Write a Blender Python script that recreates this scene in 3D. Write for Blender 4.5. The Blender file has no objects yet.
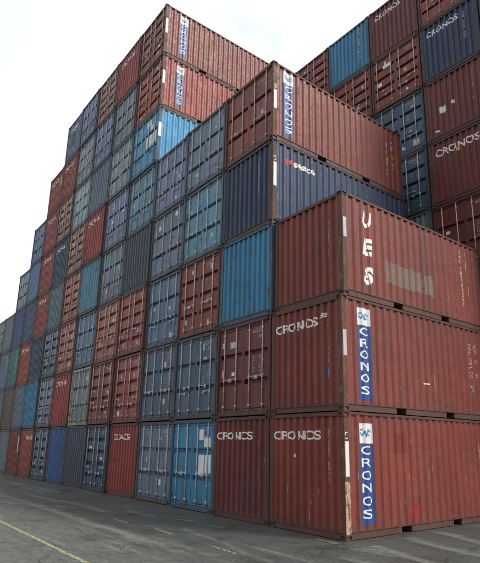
import bpy, bmesh, math, random
from mathutils import Vector, Matrix
R_ = random.Random(7)
sc = bpy.context.scene
COL = sc.collection
W, H, L = 2.4816, 2.591, 6.058
HW = 1.219

# ------------------------------------------------------------------ materials
class NT:
    def __init__(s, name):
        s.m = bpy.data.materials.new(name); s.m.use_nodes = True
        s.t = s.m.node_tree; s.t.nodes.clear()
        s.out = s.n('ShaderNodeOutputMaterial'); s.b = s.n('ShaderNodeBsdfPrincipled')
        s.l(s.b.outputs[0], s.out.inputs['Surface'])
    def n(s, k, **kw):
        x = s.t.nodes.new(k)
        for a, v in kw.items(): setattr(x, a, v)
        return x
    def l(s, a, b): s.t.links.new(a, b)
    def noise(s, vec, scale, detail=4, rough=.55, dist=0):
        x = s.n('ShaderNodeTexNoise'); x.inputs['Scale'].default_value = scale
        x.inputs['Detail'].default_value = detail; x.inputs['Roughness'].default_value = rough
        x.inputs['Distortion'].default_value = dist
        s.l(vec, x.inputs['Vector']); return x.outputs['Fac']
    def remap(s, v, a, b, c=0, d=1):
        x = s.n('ShaderNodeMapRange'); s.l(v, x.inputs[0])
        for i, q in enumerate((a, b, c, d)): x.inputs[i+1].default_value = q
        return x.outputs[0]
    def mul(s, a, b, op='MULTIPLY'):
        x = s.n('ShaderNodeMath', operation=op)
        for i, q in enumerate((a, b)):
            if isinstance(q, (int, float)): x.inputs[i].default_value = q
            else: s.l(q, x.inputs[i])
        return x.outputs[0]
    def mix(s, f, a, b, mode='MIX'):
        x = s.n('ShaderNodeMix', data_type='RGBA', blend_type=mode)
        for i, q in ((0, f), (6, a), (7, b)):
            if isinstance(q, (int, float)): x.inputs[i].default_value = q
            elif isinstance(q, tuple): x.inputs[i].default_value = (*q, 1)
            else: s.l(q, x.inputs[i])
        return x.outputs[2]
    def scalevec(s, vec, sc_, add=None):
        x = s.n('ShaderNodeMapping'); s.l(vec, x.inputs[0]); x.inputs['Scale'].default_value = sc_
        if add is not None: s.l(add, x.inputs['Location'])
        return x.outputs[0]
    def bump(s, h, st, d):
        x = s.n('ShaderNodeBump'); x.inputs['Strength'].default_value = st
        x.inputs['Distance'].default_value = d; s.l(h, x.inputs['Height'])
        s.l(x.outputs[0], s.b.inputs['Normal'])

def paint(name, wear, grime, rough=.5):
    """weathered container paint: base colour is the object colour, its alpha is the container's own seed"""
    t = NT(name)
    oi = t.n('ShaderNodeObjectInfo'); tc = t.n('ShaderNodeTexCoord')
    sd = t.n('ShaderNodeCombineXYZ')
    for i, k in enumerate((137., 71., 29.)): t.l(t.mul(oi.outputs['Alpha'], k), sd.inputs[i])
    V = t.scalevec(tc.outputs['Object'], (1, 1, 1), sd.outputs[0])
    VS = t.scalevec(tc.outputs['Object'], (5, 5, .28), sd.outputs[0])
    VF = t.scalevec(tc.outputs['Object'], (16, 16, 1.1), sd.outputs[0])
    big = t.noise(V, .7, 5, .6)
    st = t.noise(VS, 1.6, 5, .6)
    fine = t.noise(V, 9, 6, .7)
    fac = t.mul(t.mul(t.remap(big, .25, .75, .80, 1.20), t.remap(st, .3, .7, .86, 1.12)), t.remap(fine, .3, .7, .86, 1.12))

    vm = t.n('ShaderNodeVectorMath', operation='SCALE'); t.l(oi.outputs['Color'], vm.inputs[0]); t.l(fac, vm.inputs['Scale'])
    col = vm.outputs[0]
    # chalking: sun-bleached patches
    ch = t.remap(t.noise(V, 1.3, 10, .74), .52, .80, 0, .24)
    v2 = t.n('ShaderNodeVectorMath', operation='SCALE'); t.l(oi.outputs['Color'], v2.inputs[0]); v2.inputs['Scale'].default_value = 1.55
    col = t.mix(ch, col, t.mix(.38, v2.outputs[0], (.30, .25, .22)))
    # streaky grime running down
    gr = t.mul(t.remap(t.noise(VS, 2.3, 6, .65), .5, .72, 0, 1), grime)
    col = t.mix(gr, col, (.055, .042, .035))
    # rust runs: narrow vertical stains gathered in a few places
    VR = t.scalevec(tc.outputs['Object'], (11, 11, .42), sd.outputs[0])
    rn = t.mul(t.remap(t.noise(VR, 1.7, 5, .6), .60, .70, 0, 1), t.remap(t.noise(V, .9, 3), .46, .60, 0, .42 + .3 * wear))
    col = t.mix(rn, col, (.085, .036, .020))
    # repainted / scuffed pale marks
    sc1 = t.mul(t.remap(t.noise(VF, 2.0, 4, .6), .66, .72, 0, 1), t.remap(t.noise(V, 1.1, 2), .46, .6, 0, .6))
    col = t.mix(sc1, col, (.50, .40, .36))
    # rust blotches
    rs = t.mul(t.remap(t.noise(V, 3.6, 10, .72), .60 - .05 * wear, .67 - .03 * wear, 0, 1), min(1, .55 + .4 * wear))
    rc = t.mix(t.noise(V, 30, 4), (.035, .018, .012), (.20, .085, .035))
    col = t.mix(rs, col, rc)
    # road dirt thrown on the lowest part, broken up by noise
    sx = t.n('ShaderNodeSeparateXYZ'); t.l(tc.outputs['Object'], sx.inputs[0])
    dz = t.mul(t.remap(sx.outputs[2], .0, .42, 1, 0), t.remap(t.noise(V, 4, 6, .7), .35, .65, 0, .75))
    col = t.mix(dz, col, (.075, .058, .048))
    t.l(col, t.b.inputs['Base Color'])
    rr = t.mul(t.remap(fine, .3, .7, rough - .1, rough + .16), t.mul(rs, .25), 'ADD')
    t.l(rr, t.b.inputs['Roughness'])
    t.b.inputs['Specular IOR Level'].default_value = .42
    dent = t.noise(V, 1.9, 3, .5)
    hsum = t.mul(t.mul(dent, 1.0), t.mul(fine, .06), 'ADD')
    t.bump(hsum, .4, .05)
    return t.m
MP = paint('container_paint', .65, .55)
MF = paint('frame_paint', 1.3, .75, .6)
MD = paint('door_paint', .8, .65)

def simple(name, col, rough=.6, vary=.25, scale=12, metal=0, dirt=None, dirtcol=(.1, .07, .05)):
    t = NT(name); tc = t.n('ShaderNodeTexCoord'); oi = t.n('ShaderNodeObjectInfo')
    sd = t.n('ShaderNodeCombineXYZ'); t.l(t.mul(oi.outputs['Random'], 50.), sd.inputs[0])
    V = t.scalevec(tc.outputs['Object'], (1, 1, 1), sd.outputs[0])
    n = t.noise(V, scale, 6, .65)
    c = t.mix(t.remap(n, .3, .7, 0, 1), tuple(x * (1 - vary) for x in col), tuple(min(1, x * (1 + vary)) for x in col))
    if dirt:
        c = t.mix(t.remap(t.noise(V, scale * .6, 8, .75), dirt, dirt + .07, 0, .9), c, dirtcol)
    t.l(c, t.b.inputs['Base Color']); t.b.inputs['Roughness'].default_value = rough
    t.b.inputs['Metallic'].default_value = metal
    return t.m
t = NT('painted_bar'); oi = t.n('ShaderNodeObjectInfo'); V = t.n('ShaderNodeTexCoord').outputs['Object']
_v = t.n('ShaderNodeVectorMath', operation='SCALE'); t.l(oi.outputs['Color'], _v.inputs[0]); t.l(t.remap(t.noise(V, 8, 6, .65), .3, .7, .75, 1.2), _v.inputs['Scale'])
t.l(t.mix(t.remap(t.noise(V, 5, 8, .75), .55, .62, 0, .85), _v.outputs[0], (.12, .06, .035)), t.b.inputs['Base Color']); t.b.inputs['Roughness'].default_value = .5
M_bar = t.m
M_white = simple('white_lettering', (.74, .73, .70), .6, .08, 5, 0, .60, (.30, .14, .11))
M_mark = simple('worn_white_marking', (.58, .56, .54), .6, .1, 9, 0, .55, (.28, .16, .13))
M_orange = simple('orange_mark', (.75, .33, .03), .6)
M_redlet = simple('red_lettering', (.62, .05, .045), .6, .1, 5)
M_blue = simple('banner_blue', (.022, .060, .215), .5, .2, 5, 0, .66, (.16, .10, .12))
M_stick = simple('white_sticker', (.66, .66, .65), .55, .1, 7, 0, .64, (.30, .25, .2))
M_grey = simple('grey_sticker', (.42, .42, .46), .6, .15, 6)
M_cream = simple('cream_sticker', (.5, .43, .3), .6, .2, 6)

M_dark = simple('rubber_gasket', (.018, .017, .017), .75)
M_floor = simple('underside', (.05, .042, .038), .85)
M_logo = simple('pale_blue_logo', (.10, .26, .45), .6)
M_stain = simple('dark_stain', (.10, .045, .035), .8, .2, 6)

# ------------------------------------------------------------------ mesh helpers
def mesh(bm, name):
    me = bpy.data.meshes.new(name); bm.normal_update(); bm.to_mesh(me); bm.free(); return me
def box(bm, x0, x1, y0, y1, z0, z1, bev=0):
    vs = [bm.verts.new((x, y, z)) for x in (x0, x1) for y in (y0, y1) for z in (z0, z1)]
    q = [(0, 1, 3, 2), (4, 6, 7, 5), (0, 4, 5, 1), (2, 3, 7, 6), (0, 2, 6, 4), (1, 5, 7, 3)]
    fs = [bm.faces.new([vs[i] for i in f]) for f in q]
    if bev:
        es = list({e for f in fs for e in f.edges})
        bmesh.ops.bevel(bm, geom=es, offset=bev, segments=1, affect='EDGES')
    return fs
def cyl(bm, p, q, r, n=8, cap=True):
    p, q = Vector(p), Vector(q); d = (q - p).normalized()
    a = d.orthogonal().normalized(); b = d.cross(a)
    ra, rb = [], []
    for i in range(n):
        o = (a * math.cos(2 * math.pi * i / n) + b * math.sin(2 * math.pi * i / n)) * r
        ra.append(bm.verts.new(p + o)); rb.append(bm.verts.new(q + o))
    for i in range(n):
        f = bm.faces.new((ra[i], ra[(i+1) % n], rb[(i+1) % n], rb[i])); f.smooth = True
    if cap: bm.faces.new(ra[::-1]); bm.faces.new(rb)

# corrugation: list of (u, depth) ------------------------------------------------
def folds(u0, u1, n, fl, sl, d):
    per = (u1 - u0 - fl) / n; out = [(u0, 0)]
    inn = per - fl - 2 * sl
    for i in range(n):
        a = u0 + i * per
        out += [(a + fl, 0), (a + fl + sl, d), (a + fl + sl + inn, d), (a + per, 0)]
    out.append((u1, 0)); return out
SIDE = folds(.165, L - .165, 21, .084, .056, .039)
END = folds(-1.082, 1.082, 9, .080, .034, .052)
ZF3 = [(.165, 0)]
def depth(F, u):
    for (a, da), (b, db) in zip(F, F[1:]):
        if a <= u <= b: return da + (db - da) * (u - a) / (b - a if b > a else 1)
    return 0
SX = HW - .014      # outer plane of the side corrugation
EY = .022           # outer plane of the end wall

def side_mesh(sign):
    bm = bmesh.new(); zs = [.17, .8, 1.4, 2.0, 2.525]; rows = []
    for u, d in SIDE: rows.append([bm.verts.new((sign * (SX - d), u, z)) for z in zs])
    for a, b in zip(rows, rows[1:]):
        for k in range(len(zs) - 1):
            f = (a[k], b[k], b[k+1], a[k+1]); bm.faces.new(f if sign > 0 else f[::-1])
    return mesh(bm, 'side_wall')
def end_mesh(back):
    bm = bmesh.new(); rows = []
    for u, d in END:
        y = EY + d
        rows.append([bm.verts.new((u, (L - y) if back else y, z)) for z in (.165, .9, 1.7, 2.485)])
    for a, b in zip(rows, rows[1:]):
        for k in range(3):
            f = (a[k], b[k], b[k+1], a[k+1]); bm.faces.new(f[::-1] if back else f)
    return mesh(bm, 'end_wall')

def frame_mesh(door):
    bm = bmesh.new()
    for sx in (-1, 1):
        for y0, y1, fr in ((.004, .162, 1), (L - .162, L - .004, 0)):
            w = (.075 if (door and fr) else .135)
            xa, xb = sorted((sx * (HW - .004), sx * (HW - .004 - w)))
            box(bm, xa, xb, y0, y1, .12, 2.47, .006)
            if door and fr:   # inner channel of the door post
                xa, xb = sorted((sx * (HW - .004 - w), sx * (HW - .004 - w - .012)))
                box(bm, xa, xb, .05, .15, .12, 2.47)
        # top side rail
        xa, xb = sorted((sx * (HW - .006), sx * (HW - .066)))
        box(bm, xa, xb, .179, L - .179, 2.518, 2.578, .004)
        # bottom side rail: lip plus web with fork pocket openings
        xa, xb = sorted((sx * (HW - .006), sx * (HW - .056)))
        box(bm, xa, xb, .163, L - .163, .150, .172)
        xa, xb = sorted((sx * (HW - .022), sx * (HW - .060)))
        c = L / 2
        for a, b in ((.179, c - 1.205), (c - .845, c + .845), (c + 1.205, L - .179)):
            box(bm, xa, xb, a, b, .014, .149)
        for pc in (c - 1.025, c + 1.025):
            for e in (-.18, .18):
                box(bm, min(0, sx * 1.15), max(0, sx * 1.15), pc + e - .003, pc + e + .003, .022, .135)
    # front and back: rails
    for fr in (1, 0):
        def yy(a, b): return (a, b) if fr else (L - b, L - a)
        if door and fr:
            box(bm, -HW + .164, HW - .164, *yy(.006, .10), 2.475, 2.570, .004)   # header
            box(bm, -HW + .164, HW - .164, *yy(.030, .12), 2.455, 2.474)
            box(bm, -HW + .164, HW - .164, *yy(.006, .12), .020, .130, .004)      # sill
            for kx in (-.92, -.33, .33, .92):
                box(bm, kx - .045, kx + .045, *yy(.002, .0055), .045, .115)
                box(bm, kx - .045, kx + .045, *yy(.002, .0055), 2.485, 2.555)
        else:
            box(bm, -HW + .164, HW - .164, *yy(.006, .075), 2.487, 2.574, .004)
            box(bm, -HW + .141, HW - .141, *yy(.006, .075), .138, .163)
            box(bm, -HW + .164, HW - .164, *yy(.022, .075), .014, .137)
    return mesh(bm, 'frame')

def casting_mesh(sx, fr, top):
    """hollow corner casting with hand holes on its three outer faces"""
    bm = bmesh.new()
    x0, x1 = sorted((sx * HW, sx * (HW - .162)))
    y0, y1 = (0, .178) if fr else (L - .178, L)
    z0, z1 = (2.473, 2.590) if top else (.001, .118)
    fs = box(bm, x0, x1, y0, y1, z0, z1)
    bm.normal_update()
    bmesh.ops.recalc_face_normals(bm, faces=bm.faces)
    for f in list(bm.faces):
        n = f.normal
        if n.x * sx > .5 or (n.y * (-1 if fr else 1)) > .5 or abs(n.z) > .9:
            if abs(n.z) > .9 and (n.z > 0) != top: continue
            r = bmesh.ops.inset_region(bm, faces=[f], thickness=.028, depth=0)
            r = bmesh.ops.extrude_discrete_faces(bm, faces=[f])
            g = r['faces'][0]; n = n.copy()
            bmesh.ops.translate(bm, verts=g.verts, vec=-n * .028)
    return mesh(bm, 'corner_casting')

DX0, DX1, DZ0, DZ1 = .006, 1.128, .140, 2.450
def door_grooves(style):
    n = {'a': 3, 'b': 5, 'c': 4}[style]; g = {'a': .125, 'b': .14, 'c': .13}[style]
    z0, z1 = DZ0 + .07, DZ1 - .07; h = (z1 - z0 - g * (n - 1)) / n
    return [(z0 + i * (h + g), z0 + i * (h + g) + h) for i in range(n)]
def door_mesh(sx, style, back=False):
    bm = bmesh.new()
    def bb(x0, x1, y0, y1, z0, z1, bev=0):
        xa, xb = sorted((sx * x0, sx * x1)); box(bm, xa, xb, y0, y1, z0, z1, bev)
    YP = .048
    bb(DX0, DX0 + .06, YP - .004, .140, DZ0, DZ1, .003); bb(DX1 - .06, DX1, YP - .004, .140, DZ0, DZ1, .003)
    bb(DX0 + .0605, DX1 - .0605, YP - .002, .098, DZ0, DZ0 + .05); bb(DX0 + .0605, DX1 - .0605, YP - .002, .098, DZ1 - .05, DZ1)
    P = door_grooves(style); prof = [(DZ0 + .05, .08)]
    for a, b in P: prof += [(a, YP), (b, YP), ]; prof += [(b + .025, .086), ]
    # profile: recess between raised panels
    pr = [(DZ0 + .05, .086)]
    for i, (a, b) in enumerate(P):
        pr += [(a - .0, YP), (b, YP)]
        if i < len(P) - 1: pr += [(b + .016, .138), (P[i+1][0] - .004, .138)]
    pr.append((DZ1 - .05, .086))
    xa, xb = sx * (DX0 + .06), sx * (DX1 - .06)
    rows = [(bm.verts.new((xa, y, z)), bm.verts.new((xb, y, z))) for z, y in pr]
    for a, b in zip(rows, rows[1:]):
        f = (a[0], a[1], b[1], b[0]); bm.faces.new(f if sx > 0 else f[::-1])
    bb(DX0 - .004, DX0, .05, .095, DZ0, DZ1)
    return mesh(bm, 'door')
def gasket_mesh():
    bm = bmesh.new()
    for sx in (-1, 1):
        xa, xb = sorted((sx * 1.1285, sx * 1.1285 - 0 + (.004 if sx > 0 else -.004)))
        box(bm, xa, xb, .06, .10, DZ0, DZ1)
    box(bm, -.0018, .0018, .045, .10, DZ0, DZ1)
    box(bm, -1.12, 1.12, .143, .146, .131, 2.46)
    return mesh(bm, 'door_gasket')
def bar_mesh(x):
    bm = bmesh.new(); y = .025
    cyl(bm, (x, y, .05), (x, y, 2.545), .0165)
    for z in (.10, 2.50): box(bm, x - .03, x + .03, .0075, .040, z - .03, z + .03, .006)
    for z in (.28, 2.30): box(bm, x - .034, x + .034, .0065, .0445, z - .028, z + .028, .006)
    for z in (.72, 1.25, 1.80): box(bm, x - .026, x + .026, .008, .0435, z - .014, z + .014, .004)
    return mesh(bm, 'locking_bar')
def handle_mesh(x, z, dr):
    bm = bmesh.new()
    cyl(bm, (x, .012, z), (x + dr * .10, .006, z + .004), .012, 6)
    cyl(bm, (x + dr * .10, .006, z + .004), (x + dr * .40, .006, z - .055), .0115, 6)
    box(bm, x + dr * .30 - .035, x + dr * .30 + .035, .013, .045, z - .075, z + .03, .006)
    box(bm, x - .03, x + .03, .0055, .04, z - .05, z + .04, .006)
    return mesh(bm, 'handle')
def hinge_mesh(sx, z):
    bm = bmesh.new()
    xa, xb = sorted((sx * 1.06, sx * 1.165)); box(bm, xa, xb, .034, .0435, z - .045, z + .045, .003)
    cyl(bm, (sx * 1.137, .034, z - .055), (sx * 1.137, .034, z + .055), .013, 8)
    return mesh(bm, 'hinge')
def roof_mesh():
    bm = bmesh.new(); n = 44; rows = []
    for i in range(n):
        y = .08 + (L - .16) * i / (n - 1)
        z = 2.558 + (.012 if (i // 2) % 2 else 0)
        rows.append((bm.verts.new((-1.155, y, z)), bm.verts.new((1.155, y, z))))
    for a, b in zip(rows, rows[1:]): bm.faces.new((a[0], a[1], b[1], b[0]))
    return mesh(bm, 'roof')
def floor_mesh():
    bm = bmesh.new(); box(bm, -1.15, 1.15, .13, L - .1, .138, .148)
    for i in range(17):
        y = .35 + i * (L - .7) / 16; 
        if any(abs(y - (L/2 + s)) < .22 for s in (-1.025, 1.025)): continue
        box(bm, -1.15, 1.15, y - .02, y + .02, .03, .1375)
    return mesh(bm, 'floor')

ME = dict(sideR=side_mesh(1), sideL=side_mesh(-1), endF=end_mesh(False), endB=end_mesh(True),
          frC=frame_mesh(False), frD=frame_mesh(True), roof=roof_mesh(), floor=floor_mesh(), gasket=gasket_mesh())
CAST = [casting_mesh(sx, fr, tp) for sx in (-1, 1) for fr in (1, 0) for tp in (0, 1)]
DOOR = {(sx, s): door_mesh(sx, s) for sx in (-1, 1) for s in 'abc'}
BX = (.30, .86)
BXK = {'a': (.30, .86), 'b': (.21, .93), 'c': (.26, .80)}
BAR = {(kd, sx, k): bar_mesh(sx * BXK[kd][k]) for kd in 'abc' for sx in (-1, 1) for k in (0, 1)}
HAN = {}
for v, (za, zb) in enumerate(((.98, .80), (1.02, 1.02), (.70, .92))):
    for sx in (-1, 1):
        for kd in 'abc':
            HAN[(kd, v, sx, 0)] = handle_mesh(sx * BXK[kd][0], za, sx); HAN[(kd, v, sx, 1)] = handle_mesh(sx * BXK[kd][1], zb, -sx)
HIN = {(sx, k): hinge_mesh(sx, z) for sx in (-1, 1) for k, z in enumerate((.35, .95, 1.62, 2.25))}
for k in ('sideR', 'sideL', 'endF', 'endB', 'roof'): ME[k].materials.append(MP)
ME['frC'].materials.append(MF); ME['frD'].materials.append(MF); ME['floor'].materials.append(M_floor); ME['gasket'].materials.append(M_dark)
for m in CAST: m.materials.append(MF)
for m in DOOR.values(): m.materials.append(MD)
for m in list(BAR.values()) + list(HAN.values()): m.materials.append(M_bar)
for m in HIN.values(): m.materials.append(MF)

def part(name, me, parent, color=None):
    o = bpy.data.objects.new(name, me); COL.objects.link(o); o.parent = parent
    if color: o.color = color
    return o

# ------------------------------------------------------------------ painted marks
def text_bm(s, off=0.0, font=None):
    c = bpy.data.curves.new('t', 'FONT'); c.body = s; c.offset = off; c.resolution_u = 4
    o = bpy.data.objects.new('t', c); COL.objects.link(o)
    me = bpy.data.meshes.new_from_object(o.evaluated_get(bpy.context.evaluated_depsgraph_get()))
    bm = bmesh.new(); bm.from_mesh(me)
    bpy.data.objects.remove(o); bpy.data.curves.remove(c); bpy.data.meshes.remove(me)
    bmesh.ops.remove_doubles(bm, verts=bm.verts, dist=1e-5)
    return bm
def fit_uv(bm, u0, u1, z0, z1, slant=0):
    xs = [v.co.x for v in bm.verts]; ys = [v.co.y for v in bm.verts]
    a, b, c, d = min(xs), max(xs), min(ys), max(ys)
    for v in bm.verts:
        fu = (v.co.x - a) / (b - a); fz = (v.co.y - c) / (d - c)
        v.co = Vector((u0 + (u1 - u0) * fu + slant * (fz - .5), z0 + (z1 - z0) * fz, 0))
def cutband(bm, u, z, ang, w):
    n = Vector((math.cos(ang), math.sin(ang), 0)); p = Vector((u, z, 0))
    for s in (-1, 1):
        bmesh.ops.bisect_plane(bm, geom=bm.verts[:] + bm.edges[:] + bm.faces[:], plane_co=p + n * s * w / 2, plane_no=n)
    kill = [f for f in bm.faces if abs((f.calc_center_median() - p).dot(n)) < w / 2]
    bmesh.ops.delete(bm, geom=kill, context='FACES')
def rect(bm, u0, u1, z0, z1):
    bm.faces.new([bm.verts.new((a, b, 0)) for a, b in ((u0, z0), (u1, z0), (u1, z1), (u0, z1))])
def wrap(bm, surf, lift):
    """lay a flat (u, z) drawing on a wall, cutting it at every fold so that it follows the corrugation"""
    F = {'side': SIDE, 'end': END}.get(surf)
    if F:
        us = [v.co.x for v in bm.verts]; lo, hi = min(us), max(us)
        for u, d in F:
            if lo < u < hi:
                bmesh.ops.bisect_plane(bm, geom=bm.verts[:] + bm.edges[:] + bm.faces[:], plane_co=(u, 0, 0), plane_no=(1, 0, 0))
    for v in bm.verts:
        u, z = v.co.x, v.co.y
        if surf == 'side': v.co = Vector((SX - depth(SIDE, u) + lift, u, z))
        elif surf == 'end': v.co = Vector((u, EY + depth(END, u) - lift, z))
        elif surf == 'door': v.co = Vector((u, .048 - lift, z))
        elif surf == 'post': v.co = Vector((HW - .004 + lift, u, z))
        elif surf == 'postfront': v.co = Vector((u, .004 - lift, z))
    bm.normal_update()
    want = Vector((1, 0, 0)) if surf in ('side', 'post') else Vector((0, -1, 0))
    for f in bm.faces:
        if f.normal.dot(want) < 0: f.normal_flip()
def mark(name, bm, surf, parent, mat, lift=.0025):
    wrap(bm, surf, lift); me = mesh(bm, name); me.materials.append(mat)
    return part(name, me, parent)
SEG = [((0, 1), (1, 1)), ((0, .5), (1, .5)), ((0, 0), (1, 0)), ((0, .5), (0, 1)), ((0, 0), (0, .5)), ((1, .5), (1, 1)), ((1, 0), (1, .5)), ((0, 0), (1, 1))]
def glyph(bm, u, z, w, h, rnd, t=None):
    """a worn, unreadable stencilled character"""
    t = t or w * .2
    for (a, b), (c, d) in rnd.sample(SEG[:7], rnd.choice((3, 4, 5))):
        x0, y0, x1, y1 = u + a * w, z + b * h, u + c * w, z + d * h
        if a == c: rect(bm, x0 - t/2, x0 + t/2, min(y0, y1), max(y0, y1))
        else: rect(bm, min(x0, x1), max(x0, x1), y0 - t/2, y0 + t/2)
def glyph_row(bm, u, z, n, h, rnd, gap=.9):
    w = h * .5
    for i in range(n):
        if rnd.random() < .12: continue
        glyph(bm, u + i * (w + h * .28), z, w, h, rnd)
def glyph_col(bm, u, z, n, h, rnd):
    for i in range(n):
        if rnd.random() < .14: continue
        glyph(bm, u, z - i * h * 1.3, h * .55, h, rnd)

def cronos_row(par, u0=-1.08, u1=.47, z0=1.99, z1=2.19, surf='end'):
    bm = text_bm('CRONOS', .018); fit_uv(bm, u0, u1, z0, z1)
    w = u1 - u0
    for f, a in ((.27, -.55), (.50, .7), (.70, -.3)):
        cutband(bm, u0 + w * f, (z0 + z1) / 2, a, .018)
    return mark('lettering', bm, surf, par, M_white, .003)
def banner(par, u0, u1, z0, z1):
    w = u1 - u0; zt = z1 - w * .95
    bm = bmesh.new(); rect(bm, u0, u1, z0, zt - .004); b = mark('banner', bm, 'side', par, M_blue, .002)
    bm = bmesh.new(); rect(bm, u0, u1, zt, z1); s = mark('sticker', bm, 'side', par, M_stick, .002)
    bm = bmesh.new()
    for (p, q) in (((.12, .55), (.3, .38)), ((.3, .38), (.42, .62)), ((.42, .62), (.52, .30)), ((.5, .35), (.66, .72)), ((.66, .72), (.88, .58)), ((.6, .45), (.82, .40)), ((.14, .66), (.34, .70))):
        a = Vector((u0 + p[0] * w, zt + p[1] * w * .95)); c = Vector((u0 + q[0] * w, zt + q[1] * w * .95))
        n = (c - a).normalized(); n = Vector((-n.y, n.x)) * w * .045
        bm.faces.new([bm.verts.new((k.x, k.y, 0)) for k in (a - n, c - n, c + n, a + n)])
    mark('emblem', bm, 'side', s, M_logo, .006)
    hh = (zt - z0) / 6.35
    for i, ch in enumerate('CRONOS'):
        z = zt - (i + 1) * hh - .02
        bm = text_bm(ch, .010); fit_uv(bm, u0 + w * .19, u1 - w * .17, z + hh * .17, z + hh * .88)
        mark('letter', bm, 'side', b, M_white, .006)
def strip(par, z0, z1, u0=.035, u1=.145, m=None, surf='post', glyphs=0):
    bm = bmesh.new(); rect(bm, u0, u1, z0, z1); mark('marker_strip', bm, surf, par, m or M_stick, .002)
    if glyphs:
        bm = bmesh.new(); glyph(bm, u0 + .01, z1 + .06, .07, .12, random.Random(glyphs), .018); mark('serial_number', bm, surf, par, M_white, .002)
def vserial(par, u, ztop, n, h, seed, surf='end', m=None):
    bm = bmesh.new(); glyph_col(bm, u, ztop, n, h, random.Random(seed)); mark('serial_number', bm, surf, par, m or M_mark, .003)
def quad(par, name, surf, u0, u1, z0, z1, m, lift=.002):
    bm = bmesh.new(); rect(bm, u0, u1, z0, z1); return mark(name, bm, surf, par, m, lift)

def skin(name, a, b, lo, hi, sc_=7, amax=1, vz=.45):
    t = NT(name); tc = t.n('ShaderNodeTexCoord'); V = t.scalevec(tc.outputs['Object'], (1, 1, vz))
    n = t.noise(V, sc_, 9, .75)
    c = t.mix(t.remap(t.noise(V, 25, 4, .7), .3, .7), a, b); t.l(c, t.b.inputs['Base Color'])
    t.l(t.remap(n, lo, hi, 0, amax), t.b.inputs['Alpha']); t.b.inputs['Roughness'].default_value = .85; return t.m
M_patch = skin('primer_patch', (.165, .100, .080), (.215, .140, .115), .10, .38, 9, 1)
M_scr = skin('scratches', (.50, .36, .30), (.62, .52, .46), .625, .66, 13, .8, .10)
M_ghost = skin('fresh_touch_up', (.27, .050, .036), (.22, .038, .03), .3, .5, 8, .55)
MARKCACHE = {}
def door_marks(root, dl, dr, style, seed, stickers):
    """stencilled numbers on the right leaf, stickers on both, laid on the raised panels"""
    rnd = random.Random(seed); P = door_grooves(style)
    key = (style, seed % 6)
    if key not in MARKCACHE:
        r2 = random.Random(seed % 6 + 50); bm = bmesh.new()
        a, b = P[-1]
        glyph_row(bm, .42, b - .17, 8, .085, r2); 
        if b - a > .35: glyph_row(bm, .62, b - .33, 4, .075, r2)
        a, b = P[-2]
        for k in range(6 if style == 'a' else 3):
            if b - .1 - k * .09 > a: glyph_row(bm, .40, b - .10 - k * .095, 3, .05, r2); glyph_row(bm, .70, b - .10 - k * .095, 5 if k % 3 else 4, .055, r2)
        if style != 'a':
            a, b = P[-3]
            for k in range(3): glyph_row(bm, .45, b - .09 - k * .09, 6, .05, r2)
        wrap(bm, 'door', .003); me = mesh(bm, 'serial_number'); me.materials.append(M_mark); MARKCACHE[key] = me
    part('serial_number', MARKCACHE[key], dr)
    for k in range(stickers):
        sx = rnd.choice((-1, 1)); a, b = P[rnd.randrange(len(P))]
        w = rnd.uniform(.07, .18); h = min(rnd.uniform(.07, .2), b - a - .03); u = rnd.choice((rnd.uniform(.36, .55), rnd.uniform(.55, .8 - w) if w < .2 else .4))
        u0 = sx * u if sx > 0 else -u - w; z = rnd.uniform(a + .01, b - h - .01)
        quad(dl if sx < 0 else dr, 'sticker', 'door', u0, u0 + w, z, z + h, rnd.choice((M_stick, M_grey, M_grey, M_cream)), .0045)

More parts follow.
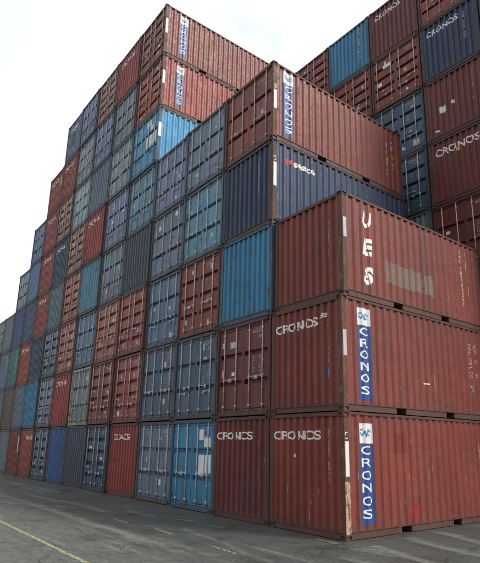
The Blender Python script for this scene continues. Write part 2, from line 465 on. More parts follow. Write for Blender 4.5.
# ------------------------------------------------------------------ one container
C = dict(
 mar=(.195, .037, .026), dmar=(.125, .022, .020), red=(.27, .052, .042), brt=(.30, .044, .036), pink=(.33, .105, .085), brn=(.26, .125, .10),
 ora=(.30, .055, .038), navy=(.012, .034, .090), dnav=(.022, .055, .115), slate=(.052, .092, .155), grey=(.115, .170, .245), lav=(.135, .19, .33), blue=(.035, .10, .25),
 lb=(.045, .27, .48), cy=(.028, .20, .36), teal=(.085, .235, .34), ngr=(.13, .205, .29), nb=(.035, .085, .150), dsl=(.042, .070, .105), dteal=(.105, .175, .195), tg=(.05, .17, .17), pale=(.27, .37, .44), blk=(.045, .066, .10),
 cream=(.40, .37, .27), gg=(.14, .185, .205), brown=(.12, .09, .075), lgrey=(.20, .26, .33), bgrey=(.085, .165, .27), bluegrey=(.10, .18, .34))
BARW = {}
count = 0
def container(x, y, z, color, kind, label, group, extra=None, fr=None, stickers=2, seed=None):
    """x, y, z is the middle of the bottom edge of the end that faces the yard"""
    global count; count += 1; seed = seed or count; rnd = random.Random(seed * 13 + 5)
    root = bpy.data.objects.new('shipping_container', None); COL.objects.link(root)
    root.location = (x, y, z); root.empty_display_size = .3
    root.rotation_euler = (0, 0, math.radians(rnd.uniform(-.2, .2)))
    n = len(label.split()); assert 4 <= n <= 16, (n, label)
    root['label'] = label; root['category'] = 'shipping container'; root['group'] = group
    look_fr = color == 'cream'
    base = C['gg' if look_fr else color]; k = rnd.uniform(.93, 1.07); base = tuple(c * k for c in base)
    al = (seed * .6180339) % 1
    if look_fr: fr = C['cream']
    cc = (*base, al)
    f = fr or tuple(.36 * a + .64 * b for a, b in zip(base, (.034, .026, .021))); fc = (*f, al)
    q_ = rnd.uniform(.72, .92); bc = tuple(a * (1 - q_) + b * q_ for a, b in zip(base, (.56, .53, .49))) + (al,)
    door = kind in 'abc'
    part('side_wall', ME['sideR'], root, cc); part('side_wall', ME['sideL'], root, cc)
    part('frame', ME['frD' if door else 'frC'], root, fc); part('roof', ME['roof'], root, cc); part('floor', ME['floor'], root)
    part('end_wall', ME['endB'], root, cc)
    for m in CAST: part('corner_casting', m, root, fc)
    R = dict(root=root)
    if door:
        leaf = {}
        hv = rnd.randrange(3)
        for sx in (-1, 1):
            d = part('door', DOOR[(sx, kind)], root, cc); leaf[sx] = d
            for kk in (0, 1):
                part('locking_bar', BAR[(kind, sx, kk)], d, bc); part('handle', HAN[(kind, hv, sx, kk)], d, bc)
            for kk in range(4): part('hinge', HIN[(sx, kk)], d, fc)
        part('door_gasket', ME['gasket'], root)
        door_marks(root, leaf[-1], leaf[1], kind, seed, stickers); R['dl'] = leaf[-1]; R['dr'] = leaf[1]
    else:
        R['end'] = part('end_wall', ME['endF'], root, cc)
    if extra: extra(R)
    return root

# ------------------------------------------------------------------ what is painted on particular containers
def postskin(r, z0, z1, m, front=True):
    quad(r, 'peeling_paint', 'post', .008, .158, z0, z1, m, .0012)
    if front: quad(r, 'peeling_paint', 'postfront', HW - .134, HW - .008, z0, z1, m, .0012)
M_peel = skin('peeled_cream_primer', (.30, .17, .11), (.56, .40, .28), .44, .50)
M_rusty = skin('rust_film', (.10, .042, .024), (.26, .115, .05), .47, .57)
M_oxide = skin('brown_oxide', (.12, .055, .036), (.25, .125, .07), .44, .58, 6)
def x_c0t1(R):
    postskin(R['root'], .125, 1.15, M_peel, False); postskin(R['root'], 1.2, 2.46, M_rusty)
    r, e = R['root'], R['end']
    cronos_row(e); vserial(e, .69, 2.17, 16, .060, 3, m=M_white)
    quad(e, 'sticker', 'end', -.36, -.31, 1.60, 1.67, M_white)
    quad(r, 'scuff_marks', 'side', 1.35, 5.85, .22, 1.75, M_scr, .0028); quad(e, 'scuff_marks', 'end', -1.05, 1.05, .2, 1.0, M_scr, .0028)
    strip(r, 1.25, 1.96, glyphs=4); banner(r, .50, .95, .27, 2.35)
    quad(r, 'repaint_patch', 'side', 1.72, 2.2, 1.72, 2.16, M_rp)
    quad(r, 'repaint_patch', 'side', 2.20, 2.50, .24, .62, M_rb)
    vserial(r, 5.3, 1.9, 9, .08, 41, 'side')
def x_c0t2(R):
    postskin(R['root'], .125, 2.46, M_oxide)
    r, e = R['root'], R['end']
    cronos_row(e, -1.06, .42, 1.98, 2.20); vserial(e, .72, 2.2, 17, .07, 8, m=M_white)
    for k in range(3): quad(e, 'sticker', 'end', .46 + .05 * k, .70, 2.15 + .04 * k, 2.175 + .04 * k, M_white)
    quad(e, 'sticker', 'end', .62, .74, .86, 1.0, M_blue)
    quad(r, 'scuff_marks', 'side', 1.2, 4.5, .22, 1.1, M_scr, .0028)
    strip(r, 1.20, 1.78, m=M_grey); banner(r, .55, .98, .27, 2.38)
    quad(r, 'sticker', 'side', 3.0, 3.22, .80, .83, M_white)
    vserial(r, 5.22, 2.0, 11, .10, 9, 'side'); vserial(r, 5.5, 2.0, 2, .10, 10, 'side'); vserial(r, 5.5, 1.55, 1, .12, 11, 'side', M_orange); vserial(r, 5.5, 1.2, 1, .10, 12, 'side')
def x_c0t3(R):
    postskin(R['root'], .125, 2.46, M_oxide)
    r, e = R['root'], R['end']
    vserial(e, .70, 2.2, 17, .065, 17, m=M_white)
    strip(r, 1.42, 1.92, m=M_grey, surf='post')
    for ch, z0, z1 in (('U', 1.90, 2.27), ('E', 1.17, 1.56), ('S', .44, .83)):
        bm = text_bm(ch, .055); fit_uv(bm, .75, 1.07, z0 - .03, z1 + .03, .09)
        cutband(bm, .91, (z0 + z1) / 2, .2, .02)
        mark('lettering', bm, 'side', r, M_white, .003)
    bm = bmesh.new(); rr = random.Random(5)
    n = 22; top = []; bot = []
    for i in range(n):
        u = 1.55 + 2.08 * i / (n - 1); top.append((u, 1.17 + rr.uniform(-.03, .03) - .0 * i)); bot.append((u, .60 + rr.uniform(-.03, .03)))
    for i in range(n - 1):
        bm.faces.new([bm.verts.new((*q, 0)) for q in (bot[i], bot[i+1], top[i+1], top[i])])
    bmesh.ops.remove_doubles(bm, verts=bm.verts, dist=1e-5)
    mark('primer_patch', bm, 'side', r, M_patch, .0022)
    vserial(r, 5.02, 2.2, 13, .10, 21, 'side', M_white); vserial(r, 5.32, 2.2, 5, .09, 22, 'side'); vserial(r, 5.36, 1.42, 1, .12, 23, 'side', M_orange); vserial(r, 5.38, 1.15, 2, .11, 24, 'side', M_white)
def x_c0t3b(R):
    x_c0t3(R); r = R['root']
    bm = bmesh.new(); rr = random.Random(9); z = .2
    while z < 2.5:
        rect(bm, 3.10 + rr.uniform(-.02, .02), 3.19 + rr.uniform(-.02, .03), z, z + .1); z += .1
    mark('oil_streak', bm, 'side', r, M_stain, .0026)
def x_c1t5(R):
    postskin(R['root'], .125, 2.46, M_rusty, False)
    r = R['root']; strip(r, 1.0, 1.62, glyphs=5); banner(r, .40, .82, .28, 2.43)
    vserial(r, 5.2, 2.1, 13, .09, 31, 'side'); vserial(r, 5.5, 2.1, 4, .09, 32, 'side'); vserial(r, 5.52, 1.4, 1, .12, 33, 'side', M_orange); vserial(r, 5.52, 1.1, 2, .1, 34, 'side')
def x_c1t4(R):
    postskin(R['root'], .125, 2.46, M_rusty)
    r, e = R['root'], R['end']
    strip(r, 1.12, 1.86, glyphs=6); vserial(e, .55, 2.2, 15, .06, 36, m=M_white)
    bm = text_bm('ge', .012); fit_uv(bm, .46, .80, 1.93, 2.13); mark('lettering', bm, 'side', r, M_redlet, .003)
    bm = text_bm('seaco', .03); fit_uv(bm, .83, 1.70, 1.98, 2.13); mark('lettering', bm, 'side', r, M_white, .003)
    vserial(r, 5.1, 1.2, 5, .1, 37, 'side', M_white); vserial(r, 5.4, 1.1, 4, .1, 38, 'side', M_white)
def x_c1t3(R):
    quad(R['end'], 'repaint_patch', 'end', -.05, .2, 1.95, 2.22, M_bluepatch); quad(R['end'], 'repaint_patch', 'end', -.35, -.05, .95, 1.2, M_bluepatch)
    quad(R['end'], 'repaint_patch', 'end', -.32, .1, .6, .8, M_bluepatch)
def x_c1t1(R):
    e = R['end']; cronos_row(e); vserial(e, .74, 2.1, 14, .062, 43, m=M_white)
    quad(e, 'repaint_patch', 'end', .15, .78, .26, .98, M_dpatch); quad(e, 'repaint_patch', 'end', .0, .25, 1.10, 1.35, M_dpatch)
def x_cr(u0=-.92, u1=.62, z0=1.98, z1=2.2, s=0):
    def f(R):
        cronos_row(R['end'], u0, u1, z0, z1)
        if s: vserial(R['end'], .78, 2.15, 14, .062, s)
    return f
def x_ser(R): vserial(R['end'], .72, 2.1, 15, .062, 66)
def x_bigser(R):
    vserial(R['end'], .62, 2.3, 14, .09, 67, m=M_white)
def x_c2t1(R):
    d = R['dr']
    for q in ((.36, .60, 1.98, 2.28), (.64, .98, 1.78, 2.05), (.36, .62, 1.66, 1.74), (.36, .66, 1.02, 1.56), (.70, 1.02, 1.06, 1.56)):
        a = list(q)
        P = door_grooves('a')
        for lo, hi in P:
            z0, z1 = max(a[2], lo + .01), min(a[3], hi - .01)
            if z1 - z0 > .05: quad(d, 'sticker', 'door', a[0], a[1], z0, z1, M_stick, .0055)
def x_c4t6(R):
    d, r = R['dr'], R['root']; P = door_grooves('a')
    for u0, u1 in ((.05, .26), (.36, .62), (.68, 1.02)):
        quad(d, 'sticker', 'door', u0 if u0 > .06 else .08, u1, P[1][0] + .1, P[1][1] - .02, M_stick, .0055)
    for u0, u1, z0, z1 in ((.1, .5, P[2][0] + .3, P[2][1] - .05), (.42, .7, P[2][0] + .08, P[2][0] + .28)):
        quad(d, 'sticker', 'door', u0, u1, z0, z1, M_stick, .0055)
    quad(r, 'sticker', 'post', .02, .15, 1.2, 1.85, M_stick, .002)
def x_c4t7(R): strip(R['root'], 1.15, 1.8); banner(R['root'], .68, 1.06, .38, 2.35)
def x_c4t8(R): strip(R['root'], 1.1, 1.85); banner(R['root'], .74, 1.16, .38, 2.40)
def x_c8t8(R):
    cronos_row(R['end'], -.7, .5, 1.95, 2.2); quad(R['end'], 'repaint_patch', 'end', -.4, .3, .9, 1.75, M_dblue)
def x_c9t7(R):
    cronos_row(R['end'], -.8, .4, 1.95, 2.2); quad(R['end'], 'sticker', 'end', .72, 1.05, 1.5, 2.05, M_grey)
def x_c10t1(R): quad(R['end'], 'sticker', 'end', .84, .90, 1.3, 2.15, M_white)
def x_b2t6(R):
    vserial(R['end'], .72, 2.25, 14, .075, 71, m=M_white)
    quad(R['end'], 'sticker', 'end', -.62, -.36, 1.05, 1.32, M_stick); quad(R['end'], 'sticker', 'end', -.12, -.02, 1.22, 1.36, M_stick)
    quad(R['end'], 'sticker', 'end', -.85, -.7, .35, .42, M_white)
def x_b2t7(R): cronos_row(R['end'], -.95, .42, 2.0, 2.24); vserial(R['end'], .62, 2.25, 15, .07, 72, m=M_white)
def x_b1t8(R): cronos_row(R['end'], -.95, .42, 2.0, 2.26); vserial(R['end'], .70, 2.2, 14, .06, 73)
def x_b2t5(R):
    cronos_row(R['end'], -.95, .80, 1.93, 2.22); quad(R['end'], 'sticker', 'end', -.10, .02, 1.86, 2.0, M_orange, .0045)
def x_b0t8(R): vserial(R['end'], .60, 2.3, 14, .095, 74, m=M_white)
def x_b1t6(R): quad(R['dr'], 'sticker', 'door', .62, .90, .30, .55, M_cream, .0055); quad(R['dr'], 'sticker', 'door', .05 + .05, .2, .34, .46, M_stick, .0055)
def x_b1t7(R): quad(R['dl'], 'sticker', 'door', -.62, -.18, 1.95, 2.12, M_stick, .0055); quad(R['dl'], 'sticker', 'door', -.9, -.7, 1.20, 1.36, M_stick, .0055)
def x_b2t3(R): strip(R['root'], 1.2, 1.9)
def x_c1t2(R):
    quad(R['dl'], 'sticker', 'door', -.52, -.38, 1.00 + .12, 1.22, M_stick, .0055); quad(R['dl'], 'sticker', 'door', -.98, -.9, 1.1, 1.3, M_cream, .0055)
    quad(R['dl'], 'sticker', 'door', -1.0, -.86, 1.95, 2.1, M_grey, .0055); quad(R['dl'], 'sticker', 'door', -.6, -.34, 1.9, 2.08, M_grey, .0055)
M_rp = M_ghost; M_rb = skin('bright_red_touch_up', (.34, .035, .03), (.28, .03, .025), .40, .52, 9, .9)
M_dpatch = simple('maroon_repaint', (.10, .022, .024), .5, .12, 4); M_bluepatch = simple('dull_blue_repaint', (.045, .15, .26), .6, .12, 4)
M_dblue = simple('navy_faded_mark', (.10, .11, .21), .7, .3, 6)

# ------------------------------------------------------------------ front block, column by column from the near corner
LEV = ['ground level', 'second level', 'third level', 'fourth level', 'fifth level', 'sixth level', 'seventh level', 'eighth level']
ORD = ['corner stack', 'second stack from corner', 'third stack from corner', 'fourth stack from corner', 'fifth stack from corner', 'sixth stack from corner',
       'seventh stack from corner', 'eighth stack from corner', 'ninth stack from corner', 'tenth stack from corner', 'eleventh stack from corner', 'twelfth stack from corner',
       'thirteenth stack from corner', 'fourteenth stack from corner', 'farthest left stack']
# (colour, kind: w = corrugated end, a/b/c = doors, look, extra, y nudge, stickers)
A = [
 [('mar', 'w', 'maroon container with CRONOS banner, peeling corner post', x_c0t1, -.06, 0), ('mar', 'w', 'maroon container with CRONOS banner, blue spot on end', x_c0t2, -.01, 0),
  ('mar', 'w', 'maroon container with slanted UES and grey-brown patch', x_c0t3b, .05, 0)],
 [('dmar', 'w', 'dark red corrugated end with CRONOS and repaint patches', x_c1t1, -.01, 0), ('dmar', 'a', 'dark red doors with pale bars beside CRONOS end', x_c1t2, 0, 0),
  ('cy', 'w', 'bright light blue corrugated end with dull repaint', x_c1t3, 0, 0), ('navy', 'w', 'navy container with geseaco lettering on its side', x_c1t4, .01, 0),
  ('mar', 'a', 'red container topping its stack, CRONOS banner on side', x_c1t5, 0, 2)],
 [('cy', 'a', 'vivid blue doors with big white stickers', x_c2t1, 0, 0), ('slate', 'a', 'slate grey doors with pale stencils', None, 0, 2),
  ('mar', 'c', 'maroon doors with several white stickers', None, 0, 4), ('teal', 'a', 'pale teal blue doors with dark grooves', None, .02, 2), ('ngr', 'a', 'grey blue doors, container topping its stack', None, .02, 2)],
 [('grey', 'a', 'blue grey doors with rusty sill', None, .06, 3), ('slate', 'a', 'dark slate doors with faint stencils', None, .03, 2),
  ('bgrey', 'a', 'steel blue doors with white sticker', None, .06, 3), ('grey', 'a', 'lavender grey doors below lavender doors', None, .06, 2), ('lav', 'a', 'lavender grey doors, container topping its stack', None, .06, 3)],
 [('brt', 'w', 'bright red corrugated end with CRONOS', x_cr(-.95, .45), .05, 0), ('red', 'b', 'bright red ribbed doors', None, .02, 3), ('red', 'b', 'faded red ribbed doors, grimy at the bottom', None, 0, 3),
  ('blk', 'w', 'dark grey corrugated end', x_ser, .04, 0), ('teal', 'a', 'pale teal doors under vivid blue doors', None, .04, 2), ('lb', 'a', 'vivid light blue container with white door stickers', x_c4t6, .02, 0),
  ('ora', 'b', 'orange red container with CRONOS banner and ribbed doors', x_c4t7, .04, 4), ('mar', 'b', 'red brown container on top with CRONOS banner', x_c4t8, .03, 3)],
 [('dnav', 'b', 'dark blue ribbed doors with white marks', None, .02, 3), ('mar', 'b', 'dull red ribbed doors', None, 0, 4), ('pink', 'b', 'pinkish red ribbed doors with pale marks', None, .03, 4),
  ('grey', 'a', 'blue grey doors with small cream sticker', None, .04, 2), ('lav', 'a', 'lavender blue doors', None, .04, 3), ('lgrey', 'a', 'pale grey doors beside vivid blue doors', None, .03, 3),
  ('grey', 'a', 'grey doors under red CRONOS end', None, .02, 1), ('brt', 'w', 'red corrugated end on top with CRONOS', x_cr(), .02, 0)],
 [('blk', 'w', 'dark slate corrugated end', None, .05, 0), ('cream', 'a', 'cream framed doors with grey panels', None, .07, 3), ('bgrey', 'a', 'slate blue doors above cream doors', None, .03, 2),
  ('teal', 'w', 'pale light blue corrugated end', x_ser, 0, 0), ('brt', 'w', 'bright red corrugated end with CRONOS', x_cr(), -.02, 0), ('grey', 'w', 'grey blue corrugated end with dark scuff', None, 0, 0),
  ('bluegrey', 'a', 'soft blue doors', None, 0, 3), ('brn', 'b', 'brown red ribbed doors on top', None, -.02, 4)],
 [('blue', 'w', 'strong blue corrugated end', None, .03, 0), ('brt', 'w', 'bright red corrugated end with CRONOS beside cream doors', x_cr(), .02, 0), ('pink', 'b', 'salmon red ribbed doors', None, 0, 4),
  ('pink', 'b', 'rosy ribbed doors beside pale blue end', None, 0, 3), ('brn', 'b', 'pinkish brown ribbed doors beside CRONOS end', None, 0, 5), ('pale', 'a', 'very pale blue doors', None, 0, 2),
  ('lgrey', 'a', 'pale grey doors with pinkish stickers', None, 0, 3), ('bluegrey', 'a', 'soft blue doors on top', None, -.03, 2)],
 [('slate', 'b', 'dark ribbed doors with pale bars', None, .02, 5), ('grey', 'b', 'grey ribbed doors beside CRONOS end', None, .02, 4), ('slate', 'b', 'slate ribbed doors', None, 0, 4),
  ('dteal', 'w', 'grey green corrugated end', None, 0, 0), ('dnav', 'w', 'dark blue grey corrugated end with CRONOS', x_cr(), -.02, 0), ('brn', 'b', 'red brown ribbed doors with pale stickers', None, -.03, 4),
  ('red', 'w', 'red corrugated end with CRONOS under grey end', x_cr(), -.03, 0), ('grey', 'w', 'grey corrugated end on top with navy mark', x_c8t8, 0, 0)],
 [('red', 'w', 'dull red corrugated end with small CRONOS', x_cr(-.1, .9), .02, 0), ('cy', 'w', 'turquoise and blue stained corrugated end', None, -.03, 0), ('dnav', 'w', 'dark blue corrugated end', None, 0, 0),
  ('red', 'w', 'red corrugated end with white CRONOS', x_cr(), 0, 0), ('red', 'w', 'faded red corrugated end with CRONOS', x_cr(), 0, 0), ('red', 'w', 'faded red corrugated end with white marks', x_cr(), 0, 0),
  ('red', 'w', 'red corrugated end on top with pale patch', x_c9t7, -.03, 0)],
 [('mar', 'w', 'dull red corrugated end with white stripe', x_c10t1, 0, 0), ('grey', 'w', 'grey purple corrugated end', x_ser, -.03, 0), ('ora', 'w', 'orange red corrugated end with white marks', x_cr(), 0, 0),
  ('slate', 'w', 'slate blue corrugated end', None, 0, 0), ('bluegrey', 'w', 'blue grey corrugated end', None, 0, 0), ('bluegrey', 'a', 'blue grey doors on top', None, -.02, 2)],
 [('gg', 'w', 'pale grey corrugated end', None, 0, 0), ('brown', 'w', 'muddy brown corrugated end', None, 0, 0), ('tg', 'w', 'teal green corrugated end', x_bigser, 0, 0),
  ('blue', 'w', 'mid blue corrugated end', None, 0, 0), ('lgrey', 'a', 'pale grey doors on top', None, 0, 2)],
 [('gg', 'w', 'grey corrugated end', None, 0, 0), ('dteal', 'w', 'grey green corrugated end', None, 0, 0), ('grey', 'w', 'grey corrugated end with white stripe', x_bigser, 0, 0), ('gg', 'w', 'grey green corrugated end on top', None, 0, 0)],
 [('brown', 'w', 'brown corrugated end', None, 0, 0), ('slate', 'w', 'slate corrugated end', None, 0, 0), ('slate', 'w', 'dark slate corrugated end', None, 0, 0), ('grey', 'a', 'grey doors with white sticker', None, .0, 2)],
]
labels = set()
for c, colm in enumerate(A):
    for t, (color, kind, look, ex, dy, st) in enumerate(colm):
        lab = '%s, %s, %s' % (look, LEV[t], ORD[c])
        assert lab not in labels; labels.add(lab)
        rnd = random.Random(c * 31 + t)
        container(-c * W - HW, dy + rnd.uniform(-.02, .02), t * H, color, kind, lab, 'containers of the front block', ex, stickers=st, seed=c * 11 + t + 1)

# ------------------------------------------------------------------ rear block
B0X, BY = -7.2206, 7.40
BLOC = {-1: 'rear block leftmost visible stack', 0: 'rear block behind the red roof edge', 1: 'rear block middle stack', 2: 'rear block stack right of centre', 3: 'rear block right picture edge'}
B = {
 -1: {8: ('mar', 'b', 'red ribbed doors on top', None)},
 0: {8: ('cy', 'w', 'bright blue corrugated end on top', x_b0t8), 7: ('mar', 'b', 'maroon doors below the bright blue end', None)},
 1: {8: ('dmar', 'w', 'maroon corrugated end on top with CRONOS', x_b1t8), 7: ('mar', 'b', 'red doors with white sticker', x_b1t7), 6: ('nb', 'c', 'dark blue doors with cream sticker', x_b1t6),
     5: ('nb', 'c', 'navy doors lower than other blue doors', None), 4: ('gg', 'w', 'grey end mostly hidden', None)},
 2: {8: ('mar', 'c', 'red doors cut by picture top', None), 7: ('navy', 'w', 'navy corrugated end with CRONOS', x_b2t7), 6: ('dmar', 'w', 'maroon corrugated end with white sticker', x_b2t6),
     5: ('dmar', 'w', 'maroon corrugated end with CRONOS', x_b2t5), 4: ('dmar', 'a', 'dark red doors with white bars', None), 3: ('mar', 'w', 'red end with white corner strip', x_b2t3)},
 3: {7: ('slate', 'w', 'grey blue end', None), 6: ('dmar', 'w', 'maroon end', None), 5: ('dmar', 'w', 'maroon end', None), 4: ('dmar', 'w', 'dark red end', None)},
}
for k in range(-1, 4):
    for t in range(1, 9 if k < 3 else 8):
        s = B[k].get(t)
        if s: lab = '%s, %s, %s' % (s[2], LEV[t-1], BLOC[k])
        else: s = (('mar', 'dmar', 'navy', 'slate')[(k * 3 + t) % 4], 'w', '', None); lab = 'hidden lower container of the rear block behind the front stacks'
        g = 'containers of the rear block' if s[2] else 'hidden lower containers of the rear block'
        if s[2]: assert lab not in labels; labels.add(lab)
        container(B0X + k * W + W / 2, BY + random.Random(k * 9 + t).uniform(-.02, .02), (t - 1) * H, s[0], s[1], lab, g, s[3], stickers=3 if t > 6 else 1, seed=300 + (k + 1) * 11 + t)

# ------------------------------------------------------------------ ground
def structure(o): o['kind'] = 'structure'; return o
t = NT('asphalt'); tc = t.n('ShaderNodeTexCoord'); P = tc.outputs['Object']
Vx = t.scalevec(P, (.22, 1.0, 1)); big = t.noise(Vx, .55, 6, .6, .3)
streak = t.noise(t.scalevec(P, (.16, 1.6, 1)), 1.1, 7, .62, .4)
patch = t.noise(P, .8, 7, .65, .3); fine = t.noise(P, 55, 4, .8); mid = t.noise(P, 7, 8, .75)
sx = t.n('ShaderNodeSeparateXYZ'); t.l(P, sx.inputs[0])
col = t.mix(t.remap(fine, .3, .7), (.015, .020, .018), (.052, .060, .053))
# dry, dusty aisle further from the stacks, broken edge
edge = t.mul(sx.outputs[1], t.mul(t.mul(big, -.5, 'ADD'), 3.2), 'ADD')
dry = t.mul(t.remap(edge, -3.1, -4.2, 0, 1), t.remap(mid, .30, .60, .35, 1))
col = t.mix(t.mul(dry, .85), col, t.mix(t.remap(t.noise(t.scalevec(P, (.5, 1.3, 1)), 5, 10, .78), .38, .62), (.050, .056, .048), (.165, .17, .145)))
m12 = t.noise(P, 14, 6, .8); col = t.mix(t.remap(m12, .45, .62, 0, .7), col, (.088, .094, .085))
lt = t.mul(t.remap(streak, .56, .66, 0, 1), t.remap(mid, .38, .60, 0, .85))
col = t.mix(lt, col, (.185, .19, .17))
dk = t.remap(patch, .55, .72, 0, .6); col = t.mix(dk, col, (.028, .030, .030))
sp = t.remap(t.noise(P, 30, 3, .6), .64, .70, 0, .75); col = t.mix(sp, col, (.26, .255, .23))
sp2 = t.remap(t.noise(P, 45, 2, .5), .62, .68, 0, .7); col = t.mix(sp2, col, (.015, .016, .016))
vo = t.n('ShaderNodeTexVoronoi', feature='DISTANCE_TO_EDGE'); vo.inputs['Scale'].default_value = .55
wv = t.n('ShaderNodeVectorMath', operation='ADD'); nz = t.n('ShaderNodeTexNoise'); nz.inputs['Scale'].default_value = 1.6; nz.inputs['Detail'].default_value = 8; t.l(P, nz.inputs['Vector'])
t.l(P, wv.inputs[0]); t.l(nz.outputs['Color'], wv.inputs[1]); t.l(wv.outputs[0], vo.inputs['Vector'])
ck = t.mul(t.remap(vo.outputs['Distance'], .004, .014, 1, 0), t.remap(t.noise(P, .6, 3), .48, .56, 0, .8)); col = t.mix(ck, col, (.012, .012, .012))
t.l(col, t.b.inputs['Base Color'])
t.l(t.mul(t.remap(patch, .4, .62, .80, .42), t.mul(lt, .1), 'ADD'), t.b.inputs['Roughness'])
t.bump(t.mul(fine, t.mul(mid, 1.5), 'ADD'), .6, .006)
M_ground = t.m
bm = bmesh.new(); bmesh.ops.create_grid(bm, x_segments=4, y_segments=4, size=900); me = mesh(bm, 'ground'); me.materials.append(M_ground)
g = bpy.data.objects.new('ground', me); COL.objects.link(g); structure(g)

def worn(name, col, keep):
    t = NT(name); tc = t.n('ShaderNodeTexCoord'); P = tc.outputs['Object']
    n = t.noise(P, 16, 8, .75); c = t.mix(t.remap(n, keep, keep + .1), (.06, .062, .055), col)
    t.l(c, t.b.inputs['Base Color']); t.b.inputs['Roughness'].default_value = .75; return t.m
M_yel = worn('yellow_line_paint', (.33, .31, .16), .43); M_wl = worn('white_line_paint', (.42, .42, .37), .44); M_yd = worn('faded_yellow_paint', (.34, .31, .16), .46)

def line(name, pts, w, m, kind='structure', z=.004, jit=.0):
    bm = bmesh.new(); rnd = random.Random(len(pts) + int(w * 1000)); seg = []
    for (a, b) in zip(pts, pts[1:]):
        a = Vector(a); b = Vector(b); n = max(1, int((b - a).length / .25))
        for i in range(n): seg.append(a.lerp(b, i / n))
    seg.append(Vector(pts[-1])); prev = None
    for i, p in enumerate(seg):
        q = seg[min(i + 1, len(seg) - 1)] - seg[max(i - 1, 0)]; q.normalize(); nn = Vector((-q.y, q.x)) * w / 2
        a = p + nn * (1 + rnd.uniform(-jit, jit)); b = p - nn * (1 + rnd.uniform(-jit, jit))
        cur = (bm.verts.new((a.x, a.y, z)), bm.verts.new((b.x, b.y, z)))
        if prev: bm.faces.new((prev[0], prev[1], cur[1], cur[0]))
        prev = cur
    me = mesh(bm, name); me.materials.append(m); o = bpy.data.objects.new(name, me); COL.objects.link(o); structure(o); return o
line('lane_line', [(-40, -4.88), (6, -4.94)], .085, M_yel)
line('cross_line', [(-20.0, -4.75), (-11.2, -4.15), (-8.4, -2.55)], .06, M_wl, z=.008, jit=.4)
for x0, x1, yy in ((-1.12, -.30, -2.50), (-3.62, -2.72, -2.40), (-5.65, -4.72, -2.50), (-8.5, -7.0, -2.1), (-11.2, -10.4, -2.4), (1.4, 2.3, -2.5)):
    line('bay_dash', [(x0, yy), (x1, yy - .06)], .055, M_yd, z=.0045, jit=.3)

# pale dried-mud smears: thin translucent films on the asphalt, broken up by noise, with no outline of their own
t = NT('dried_mud'); tc = t.n('ShaderNodeTexCoord'); P = tc.outputs['Object']
at = t.n('ShaderNodeAttribute', attribute_name='film')
n = t.noise(t.scalevec(P, (.7, 1.5, 1)), 3.2, 9, .72, .6); n2 = t.noise(P, 40, 4, .75)
al = t.remap(t.mul(t.mul(at.outputs['Fac'], .62), t.mul(t.mul(n, .75), t.mul(n2, .25), 'ADD'), 'ADD'), .86, 1.25, 0, .60)
c = t.mix(n2, (.15, .155, .135), (.30, .30, .265)); t.l(c, t.b.inputs['Base Color']); t.b.inputs['Roughness'].default_value = .8
t.l(al, t.b.inputs['Alpha'])
M_mud = t.m
def smear(pts, w, z, k=1.0):
    bm = bmesh.new(); prev = None; n = 48; P = [Vector(p) for p in pts]; lay = bm.verts.layers.float.new('film')
    for i in range(n + 1):
        f = i / n * (len(P) - 1); q = min(int(f), len(P) - 2); p = P[q].lerp(P[q+1], f - q); d = (P[-1] - P[0]).normalized()
        nn = Vector((-d.y, d.x)); s_ = min(1, 4 * math.sin(math.pi * i / n)); cur = []
        for e in (-1, -.5, 0, .5, 1):
            v = bm.verts.new((*(p + nn * w * 1.6 * e), z)); v[lay] = s_ * (1, 1, .62, 1, 1)[0] * ({0: 1, .5: .55, 1: 0}[abs(e)]) * k; cur.append(v)
        if prev:
            for a in range(4): bm.faces.new((prev[a], prev[a+1], cur[a+1], cur[a]))
        prev = cur
    me = mesh(bm, 'mud_smear'); me.materials.append(M_mud); o = bpy.data.objects.new('mud_smear', me); COL.objects.link(o); structure(o)
    for pl in me.polygons:
        if pl.normal.z < 0: me.flip_normals(); break
SM = [([(-16, -3.3), (-12.7, -3.33), (-9.8, -3.29), (-7.7, -3.24), (-4.9, -3.33), (-3.96, -3.24), (-1.8, -3.3)], .30, 1.15),
 ([(-13.5, -2.5), (-10.97, -2.41), (-9.75, -2.18), (-8.14, -2.15), (-6.4, -2.24)], .26, 1.0),
 ([(-3.6, -1.9), (-2.24, -2.08), (-1.31, -2.14), (-.15, -2.48), (.9, -2.5)], .22, .85), ([(-2.6, -3.0), (-1.2, -3.0), (.6, -3.1)], .45, .75),
 ([(-4.6, -1.25), (-4.0, -1.1)], .16, 1.05), ([(-3.15, -1.2), (-2.75, -1.1)], .14, 1.0), 
 ([(.5, .05), (2.6, -.6)], .26, 1.0), ([(.35, 1.4), (1.3, 1.0), (2.8, .75)], .34, 1.05),
 ([(.3, 2.6), (2.4, 1.7)], .26, 1.1), ([(-.6, -.35), (.15, -.43)], .14, 1.0), ([(.9, -1.4), (2.4, -1.2)], .3, .75)]
for i, (p, w_, k) in enumerate(SM): smear(p, w_, .010 + i * .0012, k)

# ------------------------------------------------------------------ light
EL, AZ = math.radians(44), math.radians(60)     # azimuth measured from +y towards +x
w = bpy.data.worlds.new('World'); sc.world = w; w.use_nodes = True; nt = w.node_tree; nt.nodes.clear()
out = nt.nodes.new('ShaderNodeOutputWorld'); bg = nt.nodes.new('ShaderNodeBackground'); nt.links.new(bg.outputs[0], out.inputs[0])
sky = nt.nodes.new('ShaderNodeTexSky'); sky.sky_type = 'NISHITA'; sky.sun_disc = False; sky.sun_elevation = EL; sky.sun_rotation = AZ
sky.air_density = 1.0; sky.dust_density = 2
gen = nt.nodes.new('ShaderNodeTexCoord'); no = nt.nodes.new('ShaderNodeTexNoise'); no.inputs['Scale'].default_value = 3.2; no.inputs['Detail'].default_value = 7
nt.links.new(gen.outputs['Generated'], no.inputs['Vector'])
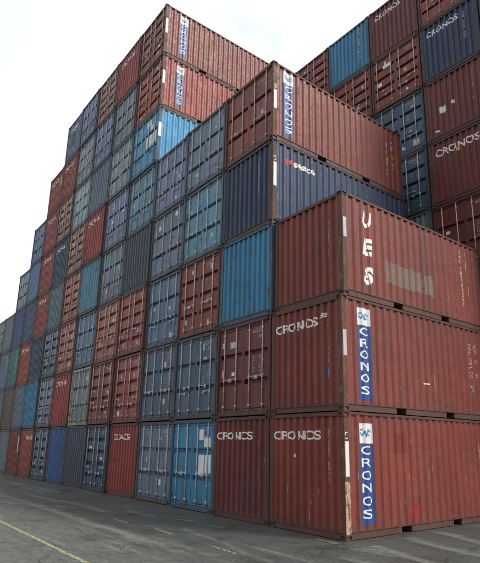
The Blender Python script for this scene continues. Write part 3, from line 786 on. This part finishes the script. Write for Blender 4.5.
# one thin gap in the cloud cover where blue shows
dot = nt.nodes.new('ShaderNodeVectorMath'); dot.operation = 'DISTANCE'; nt.links.new(gen.outputs['Generated'], dot.inputs[0])
dot.inputs[1].default_value = (-.49915, .53063, .68504)
ad = nt.nodes.new('ShaderNodeMath'); ad.operation = 'MULTIPLY_ADD'; nt.links.new(no.outputs['Fac'], ad.inputs[0]); ad.inputs[1].default_value = .22; nt.links.new(dot.outputs['Value'], ad.inputs[2])
mr = nt.nodes.new('ShaderNodeMapRange'); nt.links.new(ad.outputs[0], mr.inputs[0])
for i, v in enumerate((.12, .26, .70, 1.0)): mr.inputs[i+1].default_value = v
cl = nt.nodes.new('ShaderNodeMix'); cl.data_type = 'RGBA'; cf = nt.nodes.new('ShaderNodeMapRange'); nt.links.new(no.outputs['Fac'], cf.inputs[0]); cf.inputs[1].default_value = .36; cf.inputs[2].default_value = .56
nt.links.new(cf.outputs[0], cl.inputs[0])
cl.inputs[6].default_value = (7.7, 8.6, 9.2, 1); cl.inputs[7].default_value = (11.0, 11.0, 11.0, 1)
mx = nt.nodes.new('ShaderNodeMix'); mx.data_type = 'RGBA'; nt.links.new(mr.outputs[0], mx.inputs[0]); nt.links.new(sky.outputs[0], mx.inputs[6]); nt.links.new(cl.outputs[2], mx.inputs[7])
# unseen dark cloud bank, added low behind the camera to dim container ends
dp = nt.nodes.new('ShaderNodeVectorMath'); dp.operation = 'DOT_PRODUCT'; nt.links.new(gen.outputs['Generated'], dp.inputs[0]); dp.inputs[1].default_value = (.10, -.995, 0)
m1 = nt.nodes.new('ShaderNodeMapRange'); m1.interpolation_type = 'SMOOTHSTEP'; nt.links.new(dp.outputs['Value'], m1.inputs[0])
for i, v in enumerate((-.15, .55, 0, 1)): m1.inputs[i+1].default_value = v
sz = nt.nodes.new('ShaderNodeSeparateXYZ'); nt.links.new(gen.outputs['Generated'], sz.inputs[0])
m2 = nt.nodes.new('ShaderNodeMapRange'); m2.interpolation_type = 'SMOOTHSTEP'; nt.links.new(sz.outputs[2], m2.inputs[0])
for i, v in enumerate((.35, .85, .8, 0)): m2.inputs[i+1].default_value = v
m3 = nt.nodes.new('ShaderNodeMath'); m3.operation = 'MULTIPLY'; nt.links.new(m1.outputs[0], m3.inputs[0]); nt.links.new(m2.outputs[0], m3.inputs[1])
dkm = nt.nodes.new('ShaderNodeMix'); dkm.data_type = 'RGBA'; nt.links.new(m3.outputs[0], dkm.inputs[0]); nt.links.new(mx.outputs[2], dkm.inputs[6]); dkm.inputs[7].default_value = (4.2, 4.3, 4.5, 1)
nt.links.new(dkm.outputs[2], bg.inputs[0]); bg.inputs[1].default_value = .1
sl = bpy.data.lights.new('sun', 'SUN'); sl.energy = 2.7; sl.angle = math.radians(14); sl.color = (1, .96, .9)
so = bpy.data.objects.new('sun', sl); COL.objects.link(so)
d = Vector((math.sin(AZ) * math.cos(EL), math.cos(AZ) * math.cos(EL), math.sin(EL)))
so.rotation_euler = (-d).to_track_quat('-Z', 'Y').to_euler(); so.location = d * 60

# ------------------------------------------------------------------ camera (solved from the photograph's container grid)
cp = (7.68408428, -8.43126153, 1.85335299); ya, pi_, ro = -.898000432, .246895953, .0137916949
F = Vector((math.sin(ya) * math.cos(pi_), math.cos(ya) * math.cos(pi_), math.sin(pi_)))
Rv = Vector((math.cos(ya), -math.sin(ya), 0)); U = Rv.cross(F)
R2 = math.cos(ro) * Rv + math.sin(ro) * U; U2 = -math.sin(ro) * Rv + math.cos(ro) * U
cd = bpy.data.cameras.new('camera'); co = bpy.data.objects.new('camera', cd); COL.objects.link(co)
M = Matrix((R2, U2, -F)).transposed().to_4x4(); M.translation = Vector(cp); co.matrix_world = M
cd.sensor_fit = 'VERTICAL'; cd.sensor_height = 24; cd.lens = 522.7326 / 563 * 24
cd.shift_x = -(261.2485 - 240) / 563; cd.shift_y = (313.492 - 281.5) / 563
cd.clip_end = 3000; cd.clip_start = .05
sc.camera = co
sc.render.resolution_x, sc.render.resolution_y = 873, 1024
sc.view_settings.view_transform = 'Standard'; sc.view_settings.look = 'None'; sc.view_settings.gamma = 1; sc.view_settings.exposure = 0.34
sc.view_settings.use_curve_mapping = False
sc.render.engine = 'CYCLES'
